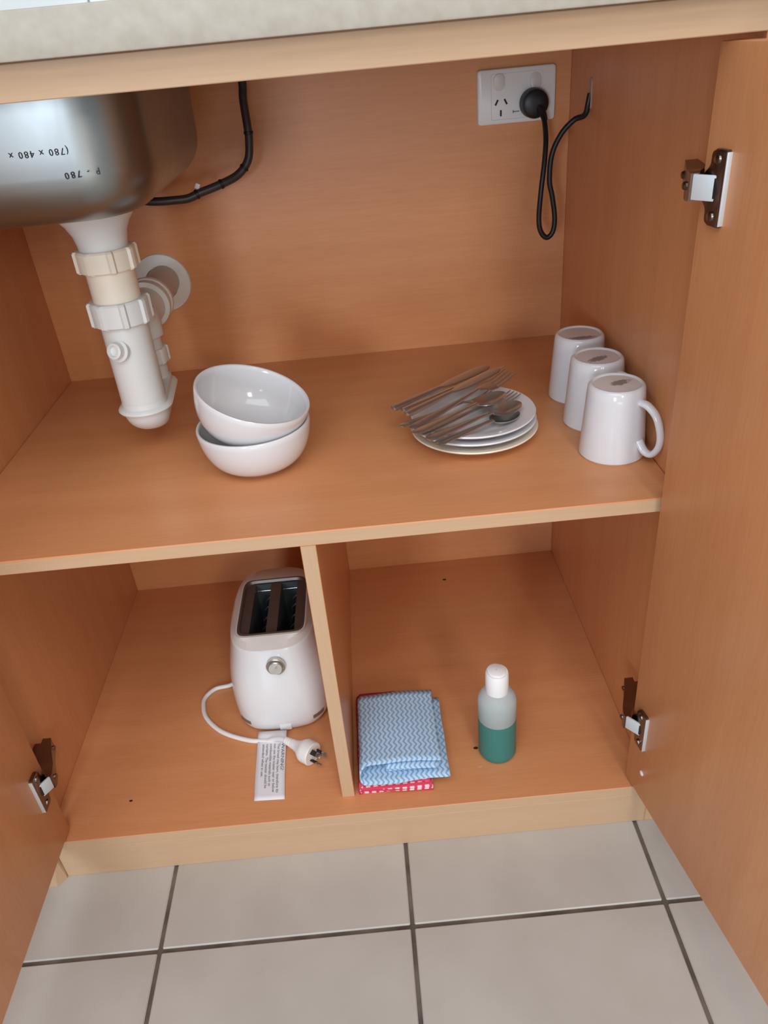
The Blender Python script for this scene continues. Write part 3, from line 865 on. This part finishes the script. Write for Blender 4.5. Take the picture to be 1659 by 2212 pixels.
b.loft([superell(a1 - 0.0012, b1 - 0.0018, 3.1, 0.2095), superell(a1 - 0.005, b1 - 0.012, 3.4, 0.2160), rr_ring(BHX + 0.002, BHY + 0.003, 0.01, ZT - 0.0012, BX, BY), rr_ring(BHX, BHY, 0.01, ZT - 0.001, BX, BY), rr_ring(BHX, BHY, 0.01, ZT - 0.012, BX, BY)], 1)
b.build('shell', ['gloss_white', 'satin_white'], toaster, angle=24)
# bezel with two slots: strips of one plate
b = MB(); e = 9.0
slots = [(BX - 0.0295, BX - 0.0065), (BX + 0.0085, BX + 0.0325)]
sy0, sy1 = BY - 0.056, BY + 0.054
bm = bmesh.new()
outer = [(x, y) for x, y, z in rr_ring(BHX - 0.0005, BHY - 0.0005, 0.01, 0, BX, BY)]
loops = [outer] + [[(s0, sy0), (s1, sy0), (s1, sy1), (s0, sy1)] for s0, s1 in slots]
for lp in loops:
    vs = [bm.verts.new((x, y, ZT - 0.004)) for x, y in lp]
    for i in range(len(vs)): bm.edges.new((vs[i], vs[(i + 1) % len(vs)]))
bmesh.ops.triangle_fill(bm, use_beauty=True, edges=bm.edges[:])
bm.verts.index_update()
b.add([v.co.copy() for v in bm.verts], [tuple(v.index for v in f.verts) for f in bm.faces]); bm.free()
# raised lip all round
b.loft([rr_ring(BHX - 0.0005, BHY - 0.0005, 0.01, ZT - 0.006, BX, BY), rr_ring(BHX - 0.0005, BHY - 0.0005, 0.01, ZT - 0.0005, BX, BY), rr_ring(BHX - 0.003, BHY - 0.003, 0.01, ZT - 0.0003, BX, BY), rr_ring(BHX - 0.0045, BHY - 0.0045, 0.01, ZT - 0.004, BX, BY)], 0)
b.build('bezel', 'bezel', toaster, angle=30)
for s0, s1 in slots:
    b = MB(); zb_, zt_ = ZT - 0.115, ZT - 0.0041
    b.add([(s0, sy0, zt_), (s1, sy0, zt_), (s1, sy1, zt_), (s0, sy1, zt_), (s0, sy0, zb_), (s1, sy0, zb_), (s1, sy1, zb_), (s0, sy1, zb_)],
          [(0, 1, 5, 4), (1, 2, 6, 5), (2, 3, 7, 6), (3, 0, 4, 7), (4, 5, 6, 7)])
    so = b.build('slot_liner', 'slot_in', toaster, smooth=False)
    b = MB()
    for zz in (ZT - 0.014,):
        b.tube([(s0 + 0.001, sy1 - 0.002, zz), (s1 - 0.001, sy1 - 0.002, zz)], 0.0008, 8)
    b.build('crossbar', 'wire', so)
    for yy in (BY - 0.038, BY - 0.018, BY + 0.006, BY + 0.026):
        b = MB()
        b.tube([(s1 - 0.0006, yy, ZT - 0.0075), (s1 - 0.0065, yy, ZT - 0.013), (s1 - 0.0075, yy, ZT - 0.055), (s1 - 0.001, yy, ZT - 0.10)], 0.0011, 6)
        b.build('guide_wire', 'wire', so)
# browning knob on the front, recessed ring around it
kz, ky = 0.1885, 0.1492
b = MB(); b.lathe([(0.0128, -0.004), (0.0128, 0.0012), (0.0118, 0.0022), (0.0106, 0.0012), (0.0105, -0.001), (0.004, -0.001)], 40, 0, aim((0.2972, ky + 0.002, kz), (-0.02, -1, 0.12)), False, True)
b.lathe([(0.0098, -0.001), (0.0096, 0.0042), (0.0088, 0.0050), (0.0015, 0.0050)], 36, 0, aim((0.2972, ky + 0.002, kz), (-0.02, -1, 0.12)), False, True)
b.box((-0.0009, 0.001, 0.0046), (0.0009, 0.0088, 0.0060), 0, 0.0004, aim((0.2972, ky + 0.002, kz), (-0.02, -1, 0.12)) @ Matrix.Rotation(-0.7, 4, 'Z'))
b.build('browning_knob', 'knob', toaster)
# vents: short bands following the shell near its foot
def band(j0, j1, z0, z1, out=0.0004):
    bb_ = MB(); r0 = superell(0.0708 + 0.0008 + out, 0.1088 + 0.0008 + out, 3.4, z0); r1 = superell(0.0708 + 0.0013 + out, 0.1088 + 0.0012 + out, 3.4, z1)
    r0i = superell(0.0680, 0.1060, 3.4, z0); r1i = superell(0.0680, 0.1060, 3.4, z1)
    ids = range(j0, j1 + 1); n = len(list(ids))
    vs = [r0[j] for j in ids] + [r1[j] for j in ids] + [r0i[j] for j in ids] + [r1i[j] for j in ids]
    fs = []
    for k in range(n - 1):
        fs += [(k, k + 1, n + k + 1, n + k), (k, 2 * n + k, 2 * n + k + 1, k + 1), (n + k, n + k + 1, 3 * n + k + 1, 3 * n + k)]
    fs += [(0, n, 3 * n, 2 * n), (n - 1, 3 * n - 1, 4 * n - 1, 2 * n - 1)]
    return bb_.add(vs, fs)
for j0, j1 in ((60, 65), (79, 84)):
    band(j0, j1, ZB + 0.0145, ZB + 0.0205).build('vent_slot', 'vent', toaster)
b = MB(); b.box((0.2865, 0.1442, ZB + 0.0050), (0.3035, 0.160, ZB + 0.0150), 0, 0.0012); b.build('crumb_tray', 'gloss_white', toaster)
for x in (TXc - 0.045, TXc + 0.045):
    for y in (TYc - 0.075, TYc + 0.075):
        b = MB(); b.lathe([(0.007, 0.0), (0.007, 0.0045)], 16, 0, Matrix.Translation((x, y, ZB)), True, True); b.build('foot', 'black', toaster)
# mains cord
tp = spline([(0.236, 0.262, ZB + 0.016), (0.214, 0.252, ZB + 0.0085), (0.2035, 0.2455, ZB + 0.0042), (0.1815, 0.2415, ZB + 0.0035), (0.1685, 0.2260, ZB + 0.0035), (0.1675, 0.2090, ZB + 0.0035), (0.1750, 0.1850, ZB + 0.0035), (0.1945, 0.1605, ZB + 0.0035), (0.2165, 0.1450, ZB + 0.0035), (0.2440, 0.1330, ZB + 0.0034), (0.2600, 0.1300, ZB + 0.0034), (0.2700, 0.1285, ZB + 0.0040), (0.2800, 0.1265, ZB + 0.0085), (0.2880, 0.1222, ZB + 0.0130), (0.2975, 0.1157, ZB + 0.0160)], 8)
b = MB(); b.tube(tp, 0.0033, 12); b.build('cord', 'white_plastic', toaster)
pd = Vector((0.80, -0.60, 0.0)).normalized()
p0 = Vector((0.2965, 0.1165, ZB + 0.0160))
plug_m = aim(p0, pd) @ Matrix.Scale(1.12, 4)
b = MB(); b.lathe([(0.0036, 0.0), (0.0044, 0.001), (0.0044, 0.0025), (0.0040, 0.003), (0.0048, 0.004), (0.0048, 0.0058), (0.0043, 0.0063), (0.0052, 0.0073), (0.0052, 0.0092), (0.0047, 0.0097), (0.0057, 0.0108), (0.0062, 0.016), (0.0080, 0.022), (0.0125, 0.028), (0.0142, 0.031), (0.0146, 0.034), (0.0146, 0.0430), (0.0138, 0.0440), (0.0005, 0.0441)], 40, 0, plug_m, True)
pl = b.build('plug', 'white_plastic', toaster, angle=28)
for a in (0.0, 2 * PI / 3, 4 * PI / 3):
    mtp = plug_m @ Matrix.Rotation(a + 0.35, 4, 'Z') @ Matrix.Translation((0, 0.0072, 0.044))
    b = MB(); b.box((-0.0030, -0.0008, 0.0), (0.0030, 0.0008, 0.0075), 0, 0, mtp); b.box((-0.0029, -0.0007, 0.0075), (0.0029, 0.0007, 0.0145), 1, 0.0003, mtp)
    b.build('plug_pin', ['slot', 'wire'], pl)
# warning tag
A_, B_, C_, D_ = Vector((0.2559, 0.1432, 0)), Vector((0.2960, 0.1415, 0)), Vector((0.2590, 0.0335, 0)), Vector((0.2985, 0.0318, 0))
b = MB(); nu, nv = 6, 16; vs = []; fs = []


def tagp(u, v):
    p = A_.lerp(B_, u).lerp(C_.lerp(D_, u), v)
    p.z = ZB + 0.0010 + 0.0068 * max(0.0, 1 - v / 0.42) ** 1.4 + 0.0016 * math.sin(PI * v) * (0.3 + u * 0.4)
    p.x -= 0.0012 * math.sin(PI * v)
    return p
for i in range(nv + 1):
    for j in range(nu + 1): vs.append(tagp(j / nu, i / nv))
for i in range(nv):
    for j in range(nu):
        k = i * (nu + 1) + j; fs.append((k, k + 1, k + nu + 2, k + nu + 1))
b.add(vs, fs); tg = b.build('warning_tag', 'paper', toaster, angle=60)
tg['label'] = 'white paper warning tag on the cord'
so = tg.modifiers.new('thickness', 'SOLIDIFY'); so.thickness = 0.0003
lines = ['WARNING!', 'The bread may burn, therefore do', 'not use the toaster near or below', 'combustible materials such as', 'curtains. The toaster should be', 'attended when in use.']
lb = MB()
for k, tx in enumerate(lines):
    sz = 0.0064 if k == 0 else 0.0053
    tm = text_mb(tx, sz, Matrix.Identity(4), extrude=0.00001)
    wid = max(v[0] for v in tm.v); full = 0.0440 if k == 0 else {1: 0.079, 2: 0.078, 3: 0.068, 4: 0.071, 5: 0.053}[k]
    out = []
    for x, y, z in tm.v:
        s = x / wid * full
        v = 0.185 + s / 0.1095
        u = 0.845 - k * 0.132 + y / 0.0400
        q = tagp(u, min(v, 1)); q.z += 0.00045; out.append(q)
    lb.add(out, tm.f)
lb.build('lettering', 'ink', tg, smooth=False)

# ================================================================== cloths
def sheet(path, y0f, y1f, th=0.0011, ny=14, wob=0.0006, seed=1, zscale=None):
    """cloth folded along a cross-section path (x, z), running from y0 to y1"""
    P = []
    for i in range(len(path) - 1):
        a, c = Vector(path[i]), Vector(path[i + 1]); n = max(1, int((c - a).length / 0.004))
        for k in range(n): P.append(a.lerp(c, k / n))
    P.append(Vector(path[-1]))
    rnd = random.Random(seed); ph = [rnd.uniform(0, 6.28) for _ in range(6)]
    vs, uvs, fs = [], [], []
    acc = 0.0; n = len(P)
    for i, p in enumerate(P):
        if i: acc += (P[i] - P[i - 1]).length
        u = i / (n - 1)
        y0, y1 = y0f(u), y1f(u)
        for j in range(ny + 1):
            v = j / ny; y = y0 + (y1 - y0) * v
            dz = wob * (math.sin(acc * 60 + ph[0] + v * 3) + math.sin(v * 9 + ph[1] + acc * 20)) * 0.5
            zz = p.y + dz
            if zscale: zz = zscale(p.x, y, zz, u)
            vs.append((p.x + 0.0004 * math.sin(v * 14 + ph[2] + u * 5), y + 0.0004 * math.sin(acc * 90 + ph[3]), zz)); uvs.append((acc, y))
    for i in range(n - 1):
        for j in range(ny):
            k = i * (ny + 1) + j; fs.append((k, k + 1, k + ny + 2, k + ny + 1))
    b = MB(); b.add(vs, fs, 0, None, uvs)
    return b


def arc(cx_, cz_, r, a0, a1, n=6):
    return [(cx_ + r * math.cos(math.radians(a0 + (a1 - a0) * k / n)), cz_ + r * math.sin(math.radians(a0 + (a1 - a0) * k / n))) for k in range(n + 1)]


zr = ZB + 0.0012
red = thing('red_cloth', (0.443, 0.1, ZB), 'folded crimson and white patterned cloth beneath the blue cloth', 'cloth')
# folded four times: a zig-zag of layers
path = [(0.4900, zr)] + [(0.400, zr)] + arc(0.4, zr + 0.0027, 0.0027, 270, 90)[1:-1] + [(0.400, zr + 0.0054), (0.4880, zr + 0.0054)] + arc(0.488, zr + 0.0081, 0.0027, -90, 90)[1:-1] + [(0.4880, zr + 0.0108), (0.4005, zr + 0.0108)] + arc(0.4005, zr + 0.0135, 0.0027, 270, 90)[1:-1] + [(0.4005, zr + 0.0162), (0.4870, zr + 0.0160)]
b = sheet(path, lambda u: 0.0245 + 0.004 * math.sin(u * 9), lambda u: 0.176 + 0.004 * math.cos(u * 7), wob=0.0007, seed=3)
o = b.build('folded_layers', 'red_cloth', red, angle=60); so = o.modifiers.new('thickness', 'SOLIDIFY'); so.thickness = 0.0012
path = [(0.3965, ZB + 0.001), (0.3945, ZB + 0.006), (0.3958, ZB + 0.0125), (0.4010, ZB + 0.0188), (0.4200, ZB + 0.0196), (0.452, ZB + 0.0196)]
b = sheet(path, lambda u: 0.0275, lambda u: 0.185, wob=0.0004, seed=5)
o = b.build('wrapped_flap', 'red_plain', red, angle=60); so = o.modifiers.new('thickness', 'SOLIDIFY'); so.thickness = 0.0009
o['label'] = 'plain crimson flap'

blue = thing('blue_cloth', (0.452, 0.1, ZB + 0.021), 'folded light blue cloth with wavy blue stripes on top', 'cloth')
z0 = ZB + 0.0216
path = [(0.5130, z0 - 0.0012), (0.470, z0)] + [(0.4075, z0)] + arc(0.4075, z0 + 0.0080, 0.0080, 270, 90, 8)[1:-1] + [(0.4075, z0 + 0.0160), (0.450, z0 + 0.0176), (0.478, z0 + 0.0168), (0.5035, z0 + 0.0128)]


def step(u, a, b_):
    t = max(0.0, min(1.0, (u - a) / (b_ - a))); return t * t * (3 - 2 * t)


def puff(x, y, z, u):
    # upper layers sag towards the back and spring open at the front
    k = max(0.0, min(1.0, (y - 0.03) / 0.13))
    return z0 + (z - z0) * (1.0 - 0.25 * k)


b = sheet(path, lambda u: 0.0270 - 0.0035 * step(u, 0.1, 0.3) + 0.0180 * step(u, 0.46, 0.62), lambda u: 0.164 + 0.004 * u, wob=0.0006, seed=8, zscale=puff)
o = b.build('outer_fold', 'blue_cloth', blue, angle=60); so = o.modifiers.new('thickness', 'SOLIDIFY'); so.thickness = 0.0010
path2 = [(0.5005, z0 + 0.0042), (0.470, z0 + 0.0040), (0.436, z0 + 0.0030)] + arc(0.436, z0 + 0.0070, 0.0040, 270, 90)[1:-1] + [(0.436, z0 + 0.0110), (0.470, z0 + 0.0120), (0.4990, z0 + 0.0095)]
b = sheet(path2, lambda u: 0.0400 - 0.0060 * step(u, 0.4, 0.9), lambda u: 0.160, wob=0.0006, seed=11, zscale=puff)
o = b.build('inner_fold', 'blue_cloth', blue, angle=60); so = o.modifiers.new('thickness', 'SOLIDIFY'); so.thickness = 0.0010

# ================================================================== detergent bottle
BX_, BY_ = 0.5818, 0.0765
bottle = thing('detergent_bottle', (BX_, BY_, ZB), 'frosted bottle of green detergent with a white cap', 'bottle')
m = mat('frosted_bottle', srgb(232, 236, 238), 0.5, spec=0.4, trans=0.55, ior=1.3); M['frosted'] = m
m = mat('green_liquid', srgb(84, 172, 156), 0.45, spec=0.4, trans=0.25, ior=1.33); M['green'] = m
mt = Matrix.Translation((BX_, BY_, ZB + 0.0002))
RB = 0.0246; HL = 0.0665
b = MB(); b.lathe([(0.0005, 0.0006), (RB - 0.007, 0.0006), (RB - 0.003, 0.0018), (RB - 0.0010, 0.0052), (RB - 0.0004, 0.010), (RB - 0.0004, HL), (0.0005, HL)], 48, 0, mt); b.build('detergent', 'green', bottle)
b = MB(); b.lathe([(RB - 0.0004, HL + 0.0002), (RB, HL + 0.001), (RB, 0.096), (RB - 0.0012, 0.102), (RB - 0.0048, 0.1085), (0.0155, 0.1125), (0.0125, 0.1135), (0.0125, 0.122), (0.0005, 0.122)], 48, 0, mt); b.build('bottle_body', 'frosted', bottle)
b = MB(); b.lathe([(0.0005, 0.0), (RB - 0.006, 0.0), (RB - 0.0022, 0.0014), (RB, 0.0060), (RB, 0.010), (RB, HL + 0.001)], 48, 0, mt)
m = mat('frosted_skin', srgb(78, 150, 142), 0.45, spec=0.45, trans=0.35, ior=1.33); M['skin'] = m
b.build('filled_part', 'skin', bottle)['label'] = 'lower half showing green liquid'
b = MB(); b.lathe([(0.0130, 0.1128), (0.0146, 0.1132), (0.0148, 0.114), (0.0145, 0.1425), (0.0135, 0.1445), (0.0005, 0.1452)], 40, 0, mt, True)
b.build('cap', 'cap', bottle)
b = MB(); b.lathe([(0.0118, 0.0), (0.0116, 0.0022), (0.0105, 0.0030), (0.0005, 0.0032)], 36, 0, mt @ Matrix.Translation((-0.0008, 0, 0.1448)) @ Matrix.Rotation(0.06, 4, 'Y'), True); b.build('disc_top', 'cap', bottle)

for o in list(bpy.data.objects):
    if '_o' in o.keys(): del o['_o']
